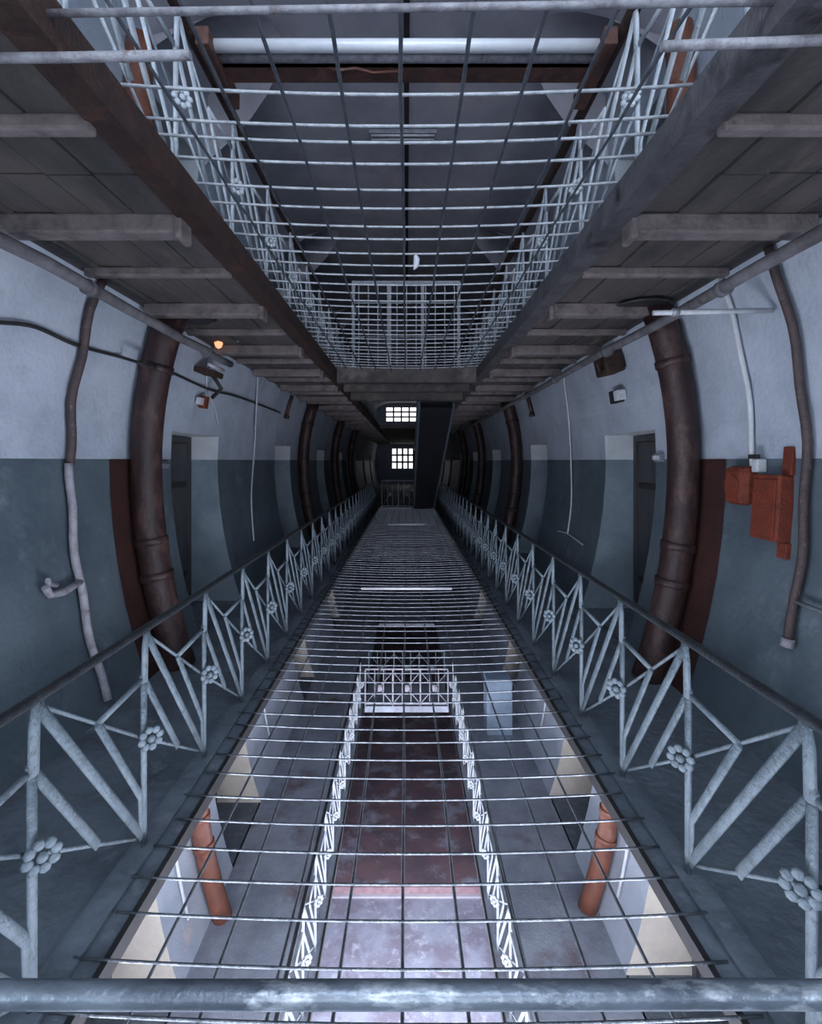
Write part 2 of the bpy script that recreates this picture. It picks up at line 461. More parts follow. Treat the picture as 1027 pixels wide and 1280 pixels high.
MB().box(-1.9, 1.9, 9.39, 9.42, GZ - 0.159, GZ + 0.003).obj('step_riser', 'pink', e)
MB().box(-1.9, 1.9, 9.33, 9.389, GZ - 0.159, GZ - 0.12).obj('step_nosing', 'lunette', e)

# top ceiling with side coves and pale lunettes
CZ = 2 * H - 0.1
e = empty('ceiling', 'slate grey vaulted ceiling of the top storey with pale lunettes', 'ceiling', kind='structure')
mb = MB()
prof = [(-2.42, CZ - 0.75), (-2.2, CZ - 0.38), (-1.8, CZ - 0.14), (-1.3, CZ - 0.03), (0, CZ), (1.3, CZ - 0.03), (1.8, CZ - 0.14), (2.2, CZ - 0.38), (2.42, CZ - 0.75)]
for x, z in prof:
    mb.v += [(x, BACK_Y, z), (x, FAR_Y, z)]
for i in range(len(prof) - 1):
    mb.face([2 * i, 2 * i + 1, 2 * i + 3, 2 * i + 2], 0, True)
i = len(mb.v)
mb.v += [(-3, BACK_Y, CZ + 0.2), (3, BACK_Y, CZ + 0.2), (3, FAR_Y, CZ + 0.2), (-3, FAR_Y, CZ + 0.2)]
mb.face([i, i + 1, i + 2, i + 3])
mb.obj('vault', 'ceiling', e)
for yc in (5.1, 9.5, 14.0):
    for s in (-1, 1):
        mb = MB()
        n = 12
        for k in range(n + 1):
            t = math.pi * k / n
            yy, zz = yc + 0.75 * math.cos(t), CZ - 0.95 + 0.62 * math.sin(t)
            mb.v.append((s * 2.38, yy, zz))
            hgt = math.sin(t)
            mb.v.append((s * (2.3 - 1.0 * hgt), yc + 0.75 * math.cos(t), CZ - 0.85 + 0.80 * hgt))
        for k in range(n):
            mb.face([2 * k, 2 * k + 1, 2 * k + 3, 2 * k + 2], 0, True)
        mb.obj('lunette', 'lunette', e)
MB().box(-0.03, 0.03, 1.0, 30, CZ - 0.05, CZ - 0.002).obj('ridge_strip', 'black', e)

# ------------------------------------------------------------------ end walls and their windows
wn = [0]
def window(x0, x1, z0, z1, y, nx, nz, label, face, em='daypane', mw=0.02):
    wn[0] += 1
    e = empty(f'window_{wn[0]}', label, 'window', ((x0 + x1) / 2, y, z0), kind='structure')
    hw, h = (x1 - x0) / 2, z1 - z0
    fr = MB()
    t = 0.05
    for a, b, c, d in ((-hw, -hw + t, 0, h), (hw - t, hw, 0, h), (-hw + t, hw - t, 0, t), (-hw + t, hw - t, h - t, h)):
        fr.box(a, b, -0.05, 0.05, c, d)
    fr.obj('frame', 'stairedge', e)
    for i in range(1, nx):
        x = -hw + 2 * hw * i / nx
        MB().box(x - mw, x + mw, -0.03, 0.03, t, h - t).obj('mullion', 'stairedge', e)
    for i in range(1, nz):
        z = h * i / nz
        MB().box(-hw + t, hw - t, -0.025, 0.025, z - mw, z + mw).obj('glazing_bar', 'stairedge', e)
    for i in range(nx):
        for k in range(nz):
            MB().box(-hw + 2 * hw * i / nx + 0.022, -hw + 2 * hw * (i + 1) / nx - 0.022, -0.008, 0.008, h * k / nz + 0.022, h * (k + 1) / nz - 0.022).obj('pane', em, e)
    return e
def end_wall(name, y, holes, label, m):
    mb = MB()
    zs = sorted({-2 * H - 0.3, 2 * H + 0.2} | {z for hh in holes for z in hh[2:]})
    for za, zb in zip(zs, zs[1:]):
        hh = [q for q in holes if q[2] <= za + 1e-6 and q[3] >= zb - 1e-6]
        xs = [-3.0]
        for q in sorted(hh): xs += [q[0], q[1]]
        xs.append(3.0)
        for a, b in zip(xs[::2], xs[1::2]):
            mb.box(a, b, y - 0.1, y + 0.1, za, zb)
    return tag(mb.obj(name, m), label, 'wall', kind='structure')
far_holes = [(-1.15, 0.95, 1.15, 2.75), (-1.6, 1.4, H + 1.6, H + 2.75)]
for sd in ('left', 'right'):  # side windows added out of view to go with the fill lamps
    for lv, nm in ((-1, 'the storey below'), (0, 'the main storey'), (1, 'the top storey')):
        ya, yb = FILL_SPAN[lv]
        e = window(-(yb - ya) / 2, (yb - ya) / 2, lv * H + 0.9, lv * H + DOOR_T, 0, 4, 2, f'added unseen fill light window beside the camera in the {sd} wall of {nm}', 1)
        e.location = (SIDE[sd] * 2.8, (ya + yb) / 2, lv * H + 0.9)
        e.rotation_euler = (0, 0, R(90))
end_wall('wall_far', FAR_Y, far_holes, 'dark wall at the far end of the corridor around bright windows', 'plaster')
window(*far_holes[0], FAR_Y, 5, 3, 'bright barred window at the far end of the corridor', -1, mw=0.07)
window(*far_holes[1], FAR_Y, 5, 3, 'bright gridded window high at the far end of the top storey', -1, mw=0.06)
back_holes = [(-1.4, 1.4, lv * H + 0.7, lv * H + 2.8) for lv in (-2, -1, 0, 1)]
end_wall('wall_back', BACK_Y, back_holes, 'end wall behind the camera with tall windows', 'plaster')
for k, hh in enumerate(back_holes):
    window(*hh, BACK_Y, 4, 3, f'tall window behind the camera, {ORD[k]} storey from the bottom', 1)

# ------------------------------------------------------------------ nets
def net(name, label, z, sag, ys, xs, xhalf, steel, rr):
    e = empty(name, label, 'net', (0, 0, z))
    me = MB().tube([(xhalf * (k / 6 - 1), 0, -sag * (1 - (k / 6 - 1) ** 2)) for k in range(13)], rr, 8).mesh('cross_rod', steel)
    for y in ys:
        o = link('cross_rod', me, e, (random.uniform(-0.025, 0.025), y + random.uniform(-0.012, 0.012), random.uniform(-0.003, 0.003)),
                 (random.uniform(-0.04, 0.04), 0, random.uniform(-0.006, 0.006)))
    for x in xs:
        zz = -sag * (1 - (x / xhalf) ** 2) - 0.016
        n = 24
        pts = [(x + random.uniform(-0.006, 0.006), min(ys[0] - 0.1, 1.3) + (ys[-1] + 0.1 - min(ys[0] - 0.1, 1.3)) * k / n, zz + random.uniform(-0.004, 0.004)) for k in range(n + 1)]
        MB().tube(pts, rr * (1.3 if z < 1 else 1.1), 6).obj('long_rod', 'netdark', e)
    return e
ys_low = [0.72 + 0.172 * k for k in range(int((18.95 - 0.72) / 0.172) + 1)]
xs_net = [0.2176 * k - 0.017 for k in range(-4, 5)]
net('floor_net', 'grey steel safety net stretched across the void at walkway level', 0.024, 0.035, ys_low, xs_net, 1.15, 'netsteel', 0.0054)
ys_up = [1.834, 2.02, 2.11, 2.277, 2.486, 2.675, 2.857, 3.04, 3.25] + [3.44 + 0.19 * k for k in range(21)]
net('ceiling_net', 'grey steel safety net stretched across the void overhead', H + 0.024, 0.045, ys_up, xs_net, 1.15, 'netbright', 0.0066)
# brace bar on the lower net, halfway down the hall
tag(MB().tube([(-0.62, 6.78, 0.03), (0.62, 6.78, 0.03)], 0.018, 8).obj('steel_bar', 'tubewhite'),
    'single pale bar lying across the middle of the floor net', 'bar')
tag(MB().tube([(-0.50, 13.6, 0.03), (0.50, 13.6, 0.03)], 0.022, 8).obj('steel_bar', 'tubewhite'),
    'pale bar lying across the far part of the floor net', 'bar')

# ------------------------------------------------------------------ ornamental railings
RH, FL, ND = 0.985, 0.49, 0.76
def flower_parts(r):
    pet = MB()
    pet.lathe([(0.0005, 0), (r * 0.22, 0.002), (r * 0.30, 0.008), (r * 0.22, 0.015), (r * 0.02, 0.018)], (0, 0, 0), 'x', 8)
    boss = MB().lathe([(0.0005, 0.0), (r * 0.26, 0.004), (r * 0.26, 0.018), (r * 0.1, 0.026), (0.0005, 0.028)], (0, 0, 0), 'x', 10)
    return pet, boss

def railing(name, label, x, side, y0, pitch, n, z, paint, rail, group, detail=5, rot=None, height=RH, bw=1.0):
    """side: +1/-1, the void lies towards -side"""
    e = empty(name, label, 'railing', (x, y0, z), group)
    if rot is not None: e.rotation_euler = (0, 0, rot)
    k = height / RH
    nf = (1, 0, 0)
    th = 0.008
    def bar(a, b, wdt, nm):
        return MB().tube([(0, a[0] * pitch, a[1] * k), (0, b[0] * pitch, b[1] * k)], wdt * bw, 8, flat=(nf, th)).mesh(nm, paint)
    def rod(a, b, nm, xo):
        return MB().tube([(xo, a[0] * pitch, a[1] * k), (xo, b[0] * pitch, b[1] * k)], 0.008, 6).mesh(nm, paint)
    post = MB()
    post.tube([(0, 0, 0.0), (0, 0, 0.42 * k), (0, 0, ND * k)], 0.020, 8, flat=(nf, 0.012))
    post.tube([(-0.004 * side, 0, (ND - 0.01) * k), (-0.004 * side, 0.004, 0.9 * k), (0.0, 0.03, (RH - 0.01) * k)], 0.023, 8, flat=(nf, 0.012))
    post.tube([(0, 0, (ND - 0.015) * k), (0, 0, (ND + 0.02) * k)], 0.024, 8, flat=(nf, 0.016))
    me_post = post.mesh('post', paint)
    A, N0, F0 = (0.02, 0.97), (0, ND), (0, FL)
    A2, N2, F2, B2 = (1, 0.97), (1, ND), (1, FL), (1, 0.03)
    J = (0.5, (0.97 + FL) / 2); K = (0.5, (FL + 0.03) / 2)
    me_diag = bar(A, B2, 0.022, 'diagonal_bar')
    me_b1 = bar(N0, K, 0.020, 'short_bar')
    me_b2 = MB().tube([(0, J[0] * pitch, J[1] * k), (0, 0.96 * pitch, 0.24 * k), (0, 0.97 * pitch, 0.04 * k)], 0.020, 8, flat=(nf, th)).mesh('short_bar', paint)
    me_b3 = bar(J, N2, 0.014, 'brace')
    me_r1 = rod(A, F2, 'thin_rod', 0.012 * side)
    me_r2 = rod(F0, B2, 'thin_rod', 0.012 * side)
    pet, boss = flower_parts(0.064)
    me_pet = pet.mesh('petal', paint); me_boss = boss.mesh('boss', paint)
    fl = MB()
    for q in range(8):
        a = 2 * math.pi * q / 8
        fl.lathe([(0.0005, 0), (0.015, 0.002), (0.020, 0.008), (0.014, 0.016), (0.001, 0.018)], (0, 0.041 * math.cos(a), 0.041 * math.sin(a)), 'x', 6)
    fl.lathe([(0.0005, 0.0), (0.018, 0.004), (0.016, 0.018), (0.0005, 0.026)], (0, 0, 0), 'x', 8)
    me_fl = fl.mesh('flower', paint)
    for i in range(n + 1):
        o = (0, i * pitch, 0)
        link('post', me_post, e, o)
        fx = -side * 0.03
        rz = -0.75 if side < 0 else math.pi + 0.75
        if i <= detail:
            f = link('flower', me_boss, e, (fx, i * pitch, FL * k), (0, 0, rz))
            for q in range(8):
                a = 2 * math.pi * q / 8 + 0.2
                link('petal', me_pet, f, (0, 0.0395 * math.cos(a), 0.0395 * math.sin(a)))
        else:
            link('flower', me_fl, e, (fx, i * pitch, FL * k), (0, 0, rz))
        if i < n:
            for me in (me_diag, me_b1, me_b2, me_b3, me_r1, me_r2):
                link(me.name.split('.')[0], me, e, o)
    L = n * pitch
    pts = [(0, -0.75 + (L + 0.9) * q / 24, RH * k + random.uniform(-0.004, 0.004)) for q in range(25)]
    MB().tube(pts, 0.034 if rail == 'rust' else 0.019, 10).obj('handrail', rail, e)
    return e
railing('railing', 'grey iron railing with flower rosettes along the left walkway', -1.2, -1, 0.915, 0.675, 26, 0.022, 'railpaint', 'handrail', 'iron railings of the main walkways', detail=8)
railing('railing', 'grey iron railing with flower rosettes along the right walkway', 1.2, 1, 0.825, 0.645, 28, 0.022, 'railpaint', 'handrail', 'iron railings of the main walkways', detail=8)
railing('railing', 'white iron railing of the upper left walkway seen through the overhead net', -1.2, -1, 0.9, 0.84, 21, H + 0.022, 'railwhite', 'rust', 'iron railings of the upper walkways', detail=6, bw=1.35)
railing('railing', 'white iron railing of the upper right walkway seen through the overhead net', 1.2, 1, 0.9, 0.84, 21, H + 0.022, 'railwhite', 'rust', 'iron railings of the upper walkways', detail=6, bw=1.35)
railing('railing', 'white iron railing below on the left seen through the floor net', -LEDGE - 0.06, -1, 2.6, 0.60, 12, -H + 0.0, 'railwhite', 'handrail', 'iron railings one storey below', detail=-1, bw=1.05)
railing('railing', 'white iron railing below on the right seen through the floor net', LEDGE + 0.06, 1, 2.6, 0.60, 12, -H + 0.0, 'railwhite', 'handrail', 'iron railings one storey below', detail=-1, bw=1.05)

def cross_railing(label, y, z, xh, h, npan, paint):
    e = empty('bridge_railing', label, 'railing', (0, y, z))
    pw = 2 * xh / npan
    for i in range(npan + 1):
        MB().box(-0.014, 0.014, -0.012, 0.012, 0, h).obj('post', paint, e, loc=(-xh + i * pw, 0, 0))
        if i < npan:
            xc = -xh + (i + 0.5) * pw
            for sg in (-1, 1):
                MB().tube([(xc - sg * (pw / 2 - 0.02), 0, 0.06), (xc + sg * (pw / 2 - 0.02), 0, h - 0.06)], 0.011, 6).obj('diagonal_bar', paint, e)
            for sg in (-1, 1):
                MB().box(-0.008, 0.008, -0.008, 0.008, 0.02, h - 0.02).obj('baluster', paint, e, loc=(xc + sg * pw * 0.16, 0.02, 0))
            MB().lathe([(0.0005, -0.02), (0.07, -0.016), (0.075, 0), (0.05, 0.016), (0.0005, 0.02)], (0, 0, 0), 'y', 12).obj('rosette', paint, e, loc=(xc, -0.022, h / 2))
    MB().box(-xh, xh, -0.015, 0.015, h, h + 0.03).obj('top_rail', paint, e)
    MB().box(-xh, xh, -0.012, 0.012, 0.03, 0.055).obj('bottom_rail', paint, e)
    return e
cross_railing('white bridge railing with three rosettes below the net, the nearer one', 9.98, -H, 0.83, 0.72, 3, 'conduit_pale')
cross_railing('white bridge railing below the net, the farther one', 10.92, -H, 0.83, 0.72, 3, 'railpaint')
cross_railing('dim railing across the landing at the far end of the floor net', 19.05, 0, 0.95, 1.0, 3, 'stairedge')

# near crossing rail of the bridge under the camera
e = empty('bridge_handrail', 'thick speckled steel handrail crossing the bottom edge of the picture', 'handrail', (0, 0.735, 0.0))
MB().tube([(-1.17 + 2.34 * k / 10, 0, RH + random.uniform(-0.001, 0.001)) for k in range(11)], 0.0172, 16).obj('rail', 'nearrail', e)
for x in (-1.14, 0, 1.14):
    MB().box(-0.014, 0.014, -0.04, 0.0, 0.0, RH - 0.015).obj('post', 'railpaint', e, loc=(x, -0.09 if x == 0 else 0, 0))

# upper crossing rail: white tube over a rusty angle, held between two brackets
UR = H + RH
e = empty('overhead_handrail', 'bright white tube over a rusty angle iron crossing the top of the picture', 'handrail', (0, 2.82, UR))
MB().tube([(-1.15, 0, 0.0), (1.13, 0, 0.0)], 0.034, 14).obj('tube', 'tubewhite', e)
MB().tube([(-1.15, 0.075, 0.0), (1.13, 0.075, 0.0)], 0.032, 12).obj('lower_tube', 'mottled', e)
MB().box(-1.15, 1.13, 0.115, 0.25, -0.02, 0.0).box(-1.15, 1.13, 0.115, 0.13, -0.02, 0.07).obj('angle_iron', 'rustlight', e)
for x in (-1.125, 1.125):
    MB().box(-0.038, 0.038, -0.10, 0.42, -0.07, 0.03).obj('bracket', 'rustlight', e, loc=(x, 0, 0), bevel=0.008)
MB().tube([(-0.48, 0.14, -0.01), (-0.4, 0.1, -0.06), (-0.30, 0.12, -0.03), (-0.2, 0.13, -0.05), (-0.02, 0.14, -0.03)], 0.008, 6).obj('wire_tie', 'orangepipe', e)
def at_z(px, py, z):
    """the point under a pixel at height z"""
    dx, dz = (px - VPX) / FPX, -(py - VPY) / FPX
    y = (z - EYE) / dz
    return (dx * y, y, z)
for lab, a, b in (('mottled grey pipe end passing under the soffit at the top left', (-90, 73), (238, 69)), ('mottled grey pipe end passing under the soffit at the top right', (826, 58), (1110, 46))):
    tag(MB().tube([at_z(*a, EYE + 1.16), at_z((a[0] + b[0]) / 2, (a[1] + b[1]) / 2 + 1, EYE + 1.16), at_z(*b, EYE + 1.16)], 0.0135, 12).obj('overhead_pipe', 'mottled'), lab, 'pipe')
tag(MB().tube([at_z(55, 17, H - 0.06), at_z(500, 10, H - 0.06), at_z(985, 2, H - 0.06)], 0.0105, 12).obj('overhead_pipe', 'mottled'),
    'thicker grey bar crossing the very top of the picture', 'pipe')

# ------------------------------------------------------------------ pipes on the walls
def wpipe(side, y, za, zb, off, n=16, wob=0.0, z0=0.0):
    s = SIDE[side]
    return [(s * (wx(za + (zb - za) * k / n) - off), y + wob * math.sin(k * 1.1), z0 + za + (zb - za) * k / n) for k in range(n + 1)]

def bigpipe(side, y, lvl, r, m, label, panel=None, z1=3.04):
    s = SIDE[side]
    e = empty('drain_pipe', label, 'pipe', (0, 0, 0), group='drain pipes on the walls')
    z0 = lvl * H
    MB().tube(wpipe(side, y, 0.0, z1, r + 0.02, z0=z0), r, 16).obj('pipe', m, e)
    for zc in (0.75, 1.05, 2.55):
        if zc > z1: continue
        MB().tube(wpipe(side, y, zc, zc + 0.06, r + 0.02, 2, z0=z0), r + 0.013, 16).obj('collar', m, e)
    if lvl == 0:
        MB().lathe([(r + 0.1, 0), (r + 0.13, 0.012), (r + 0.09, 0.022)], (s * (wx(3.02) - r - 0.15), y, 3.015), 'z', 12).obj('dark_hole_disc', 'black', e)  # black disc stands in for the shaded hole around the pipe top
    if panel:
        mb = MB()
        zs = [0.0, 0.3, 0.6, 0.9, 1.2, 1.5, DADO]
        for z in zs:
            for yy in panel:
                mb.v += [(s * (wx(z) - 0.006), yy, z0 + z)]
        for i in range(len(zs) - 1):
            mb.face([2 * i, 2 * i + 1, 2 * i + 3, 2 * i + 2])
        o = mb.obj('painted_strip', 'brownpaint', e)
    return e
bigpipe('left', 4.30, 0, 0.125, 'brownpipe', 'thick dark brown drain pipe on the left wall before the nearest door', (4.0, 4.55))
bigpipe('right', 4.05, 0, 0.12, 'brownpipe', 'thick dark brown drain pipe on the right wall before the nearest door', (3.72, 4.3))
bigpipe('left', 10.9, 0, 0.12, 'brownpipe', 'drain pipe on the left wall between the second and third doors')
bigpipe('right', 10.2, 0, 0.12, 'brownpipe', 'drain pipe on the right wall between the second and third doors')
bigpipe('left', 15.6, 0, 0.12, 'brownpipe', 'drain pipe on the left wall between the third and fourth doors')
bigpipe('right', 14.9, 0, 0.12, 'brownpipe', 'drain pipe on the right wall between the third and fourth doors')
bigpipe('left', 20.0, 0, 0.12, 'brownpipe', 'drain pipe far down the left wall beyond the fourth door')
bigpipe('right', 19.2, 0, 0.12, 'brownpipe', 'drain pipe far down the right wall beyond the fourth door')
bigpipe('left', 5.35, -1, 0.10, 'orangepipe', 'orange brown pipe on the lower left wall seen through the floor net')
bigpipe('right', 5.45, -1, 0.10, 'orangepipe', 'red brown pipe on the lower right wall seen through the floor net')
bigpipe('left', 4.2, 1, 0.11, 'orangepipe', 'brown pipe on the upper left wall above the overhead net', z1=2.2)
bigpipe('right', 4.1, 1, 0.11, 'orangepipe', 'brown pipe on the upper right wall above the overhead net', z1=2.2)

# conduits
e = empty('conduit', 'wavy conduit on the left wall, brown above and flaking white below', 'pipe')
MB().tube(wpipe('left', 3.47, 1.75, 3.04, 0.045, 12, 0.02), 0.029, 12).obj('upper_run', 'conduit_brown', e)
MB().tube(wpipe('left', 3.47, 0.1, 1.76, 0.045, 16, 0.014), 0.027, 12).obj('lower_run', 'conduit_pale', e)
MB().tube([(-wx(0.93) + 0.05, 3.47, 0.93), (-wx(0.93) + 0.06, 3.30, 0.905), (-wx(0.93) + 0.06, 3.16, 0.92), (-wx(0.93) + 0.06, 3.12, 0.98)], 0.024, 10).obj('branch_stub', 'conduit_pale', e)
MB().tube([(-wx(0.98) + 0.07, 3.22, 0.97), (-wx(0.98) + 0.08, 3.13, 1.0), (-wx(0.98) + 0.1, 3.10, 1.03)], 0.016, 8).obj('tap_handle', 'conduit_pale', e)
e = empty('conduit', 'long dark brown hose like pipe on the right wall ending in a flange', 'pipe')
MB().tube(wpipe('right', 2.92, 0.72, 3.04, 0.05, 20, 0.012), 0.025, 12).obj('pipe', 'conduit_brown', e)
MB().tube(wpipe('right', 2.92, 0.68, 0.73, 0.05, 2), 0.034, 12).obj('end_flange', 'conduit_pale', e)
MB().tube([(wx(0.93) - 0.05, 2.92, 0.95), (wx(0.93) - 0.04, 2.2, 0.94)], 0.012, 8).obj('side_rod', 'metalgrey', e)
tag(MB().tube(wpipe('right', 3.40, 1.74, 3.04, 0.03, 12, 0.008), 0.017, 10).obj('conduit', 'white'),
    'thin white conduit on the right wall running down to the red boxes', 'pipe')
e = empty('support_bar', 'pale horizontal bar from the corner pipe to the brown pipe, right wall', 'bar')
MB().tube([(1.55, 3.12, EYE + 0.93), (2.25, 3.05, EYE + 0.925)], 0.016, 10).obj('bar', 'white', e)
MB().lathe([(0.024, -0.02), (0.026, 0), (0.024, 0.02)], (0, 0, 0), 'x', 10).obj('clamp', 'metalgrey', e, loc=(1.68, 3.105, EYE + 0.93))

# corner pipes under the soffit
def cpipe(side, y0, y1, zr, r, m, label, x):
    s = SIDE[side]
    e = empty('corner_pipe', label, 'pipe')
    n = 20
    MB().tube([(s * (x + random.uniform(-0.01, 0.01)), y0 + (y1 - y0) * k / n, zr + random.uniform(-0.01, 0.01)) for k in range(n + 1)], r, 14).obj('pipe', m, e)
    for yy in (2.9, 4.6, 6.2):
        if yy < y1:
            MB().tube([(s * x, yy, zr), (s * x, yy + 0.06, zr)], r + 0.012, 14).obj('collar', m, e)
    return e
cpipe('left', BACK_Y + 0.2, 5.25, EYE + 1.02, 0.036, 'greypipe', 'grey pipe in the corner of left wall and soffit', 1.87)
cpipe('right', BACK_Y + 0.2, 18, EYE + 1.02, 0.036, 'greypipe', 'grey pipe in the corner of right wall and soffit', 1.87)

# lamp at the end of the left corner pipe
e = empty('lamp', 'small warm glowing bulb at the end of the left corner pipe', 'lamp', (-2.02, 5.33, EYE + 1.33))
MB().lathe([(0.012, 0), (0.035, -0.03), (0.045, -0.07), (0.03, -0.11), (0.004, -0.125)], (0, 0, 0), 'z', 12).obj('bulb', 'bulb', e)
MB().lathe([(0.03, 0.02), (0.03, -0.015)], (0, 0, 0), 'z', 10).obj('socket', 'white', e)
MB().box(0.03, 0.22, -0.015, 0.015, -0.05, -0.02).obj('arm', 'white', e)

# cables
def cable(label, pts, r, m):
    P = [Vector(p) for p in pts]
    out = []
    for i in range(len(P) - 1):
        p0, p1, p2, p3 = P[max(i - 1, 0)], P[i], P[i + 1], P[min(i + 2, len(P) - 1)]
        for k in range(6):
            t = k / 6
            out.append(0.5 * ((2 * p1) + (p2 - p0) * t + (2 * p0 - 5 * p1 + 4 * p2 - p3) * t * t + (3 * p1 - p0 - 3 * p2 + p3) * t ** 3))
    out.append(P[-1])
    return tag(MB().tube(out, r, 8).obj('cable', m), label, 'cable')
def wp(side, px, py, off=0.02):
    """the point of the side wall under a pixel"""
    s = SIDE[side]
    dx, dz = (px - VPX) / FPX, -(py - VPY) / FPX
    y = 2.3 / abs(dx)
    for _ in range(30):
        y = (wx(min(max(EYE + dz * y, 0), 3.1)) - off) / abs(dx)
    return (dx * y, y, EYE + dz * y)
cable('black cable sagging across the upper left wall behind the pipes', [wp('left', -60, 398, 0.03), wp('left', 0, 403, 0.03), wp('left', 45, 409, 0.03), wp('left', 95, 431, 0.03), wp('left', 150, 446, 0.03),
      wp('left', 182, 456, 0.26), wp('left', 215, 466, 0.03), wp('left', 262, 487, 0.03), wp('left', 300, 497, 0.03), wp('left', 350, 516, 0.03)], 0.013, 'black')
cable('thin white cable hanging on the left wall between the first two doors', [wp('left', 322, 470, 0.02), wp('left', 318, 560, 0.02), wp('left', 314, 620, 0.02), wp('left', 317, 676, 0.02)], 0.012, 'white')
cable('thin white cable hanging on the right wall ending in a T', [wp('right', 703, 462, 0.02), wp('right', 711, 530, 0.02), wp('right', 714, 620, 0.02), wp('right', 709, 668, 0.02)], 0.012, 'white')
cable('short loose cable end across the foot of the right white cable', [wp('right', 697, 664, 0.02), wp('right', 709, 667, 0.02), wp('right', 728, 681, 0.02)], 0.010, 'white')
cable('wire drooping from the lamp to the left door head', [wp('left', 262, 440, 0.02), wp('left', 258, 480, 0.02), wp('left', 268, 510, 0.02), wp('left', 273, 532, 0.02)], 0.008, 'white')

# fittings on the right wall
def wallbox(name, side, px, py, w, h, d, m, label, cat, bevel=0.01, parts=None):
    p = wp(side, px, py, 0.0)
    s = SIDE[side]
    e = empty(name, label, cat, (p[0], p[1], p[2] - h / 2))
    sl = -0.22 * (p[2] - EYE)       # wall slope dx/dz
    tilt = math.atan(sl) * s
    e.rotation_euler = (0, tilt, 0)
    a, b = -s * 0.002, -s * d
    MB().box(min(a, b), max(a, b), -w / 2, w / 2, 0, h).obj('body', m, e, bevel=bevel)
    return e, s, d
e, s, d = wallbox('junction_box', 'right', 935, 607, 0.22, 0.27, 0.12, 'red', 'rounded red junction box at the foot of the white conduit', 'box', 0.045)
MB().lathe([(0.07, 0), (0.07, 0.012), (0.055, 0.016)], (0, 0, 0), 'x', 16).obj('cover', 'red', e, loc=(-s * (d + 0.012), 0, 0.135))
e, s, d = wallbox('switch_box', 'right', 973, 635, 0.24, 0.42, 0.11, 'red', 'tall red switch box beside the dark brown pipe', 'box', 0.012)
MB().box(-0.006, 0.006, -0.10, 0.10, 0.03, 0.39).obj('lid', 'red', e, loc=(-s * (d + 0.005), 0, 0), bevel=0.004)
MB().box(min(0, -s * 0.05), max(0, -s * 0.05), -0.13, -0.05, 0.42, 0.60).obj('upper_strip', 'red', e, bevel=0.006)
MB().box(min(0, -s * 0.05), max(0, -s * 0.05), -0.13, -0.05, -0.10, 0.0).obj('lower_strip', 'red', e, bevel=0.006)
e, s, d = wallbox('socket', 'right', 955, 582, 0.06, 0.09, 0.07, 'white', 'small white socket between the two red boxes', 'socket', 0.01)
MB().box(-0.02, 0.02, -0.03, 0.03, 0.09, 0.12).obj('plug', 'black', e, loc=(-s * 0.07, 0, 0))
e, s, d = wallbox('speaker_bracket', 'right', 775, 452, 0.30, 0.22, 0.2, 'rust', 'dark rusty bracket box high on the right wall above the door', 'bracket', 0.02)
MB().tube([(0, 0, 0.11), (-s * 0.25, -0.1, 0.05), (-s * 0.3, -0.18, 0.12)], 0.014, 8).obj('arm', 'rust', e)
e, s, d = wallbox('alarm_bell', 'right', 776, 495, 0.2, 0.14, 0.08, 'black', 'small black and white fitting above the right cell door', 'fitting', 0.01)
MB().box(-0.05, 0.05, -0.16, -0.06, 0.02, 0.13).obj('white_cover', 'white', e, loc=(-s * 0.05, 0, 0), bevel=0.01)
e, s, d = wallbox('switch', 'right', 827, 572, 0.12, 0.08, 0.05, 'metalgrey', 'grey double switch between right door and drain pipe', 'switch', 0.008)
for k in (-1, 1):
    MB().box(-0.012, 0.012, -0.02, 0.02, 0.02, 0.06).obj('rocker', 'white', e, loc=(-s * 0.055, k * 0.03, 0))
# fittings on the left wall
e, s, d = wallbox('lamp_bracket', 'left', 248, 463, 0.28, 0.06, 0.22, 'rust', 'dark metal bracket high on the left wall above the door', 'bracket', 0.01)
MB().tube([(-s * 0.2, -0.25, 0.09), (-s * 0.2, 0.15, 0.10)], 0.018, 8).obj('pale_rod', 'white', e)
MB().tube([(-s * 0.1, 0.1, 0.03), (-s * 0.2, 0.2, -0.1), (-s * 0.1, 0.25, -0.22)], 0.022, 8).obj('arm', 'black', e)
e, s, d = wallbox('alarm_bell', 'left', 249, 502, 0.11, 0.14, 0.08, 'red', 'small red bell with white cover above the left cell door', 'fitting', 0.012)
MB().box(-0.03, 0.03, -0.15, -0.06, 0.03, 0.11).obj('white_cover', 'white', e, loc=(-s * 0.04, 0, 0), bevel=0.01)
e, s, d = wallbox('latch_plate', 'left', 200, 581, 0.24, 0.07, 0.03, 'metalgrey', 'grey latch plate between drain pipe and left door', 'plate', 0.006)
MB().tube([(-s * 0.03, -0.09, 0.035), (-s * 0.06, -0.05, 0.035), (-s * 0.06, 0.06, 0.035), (-s * 0.03, 0.09, 0.035)], 0.009, 6).obj('bolt', 'metalgrey', e)

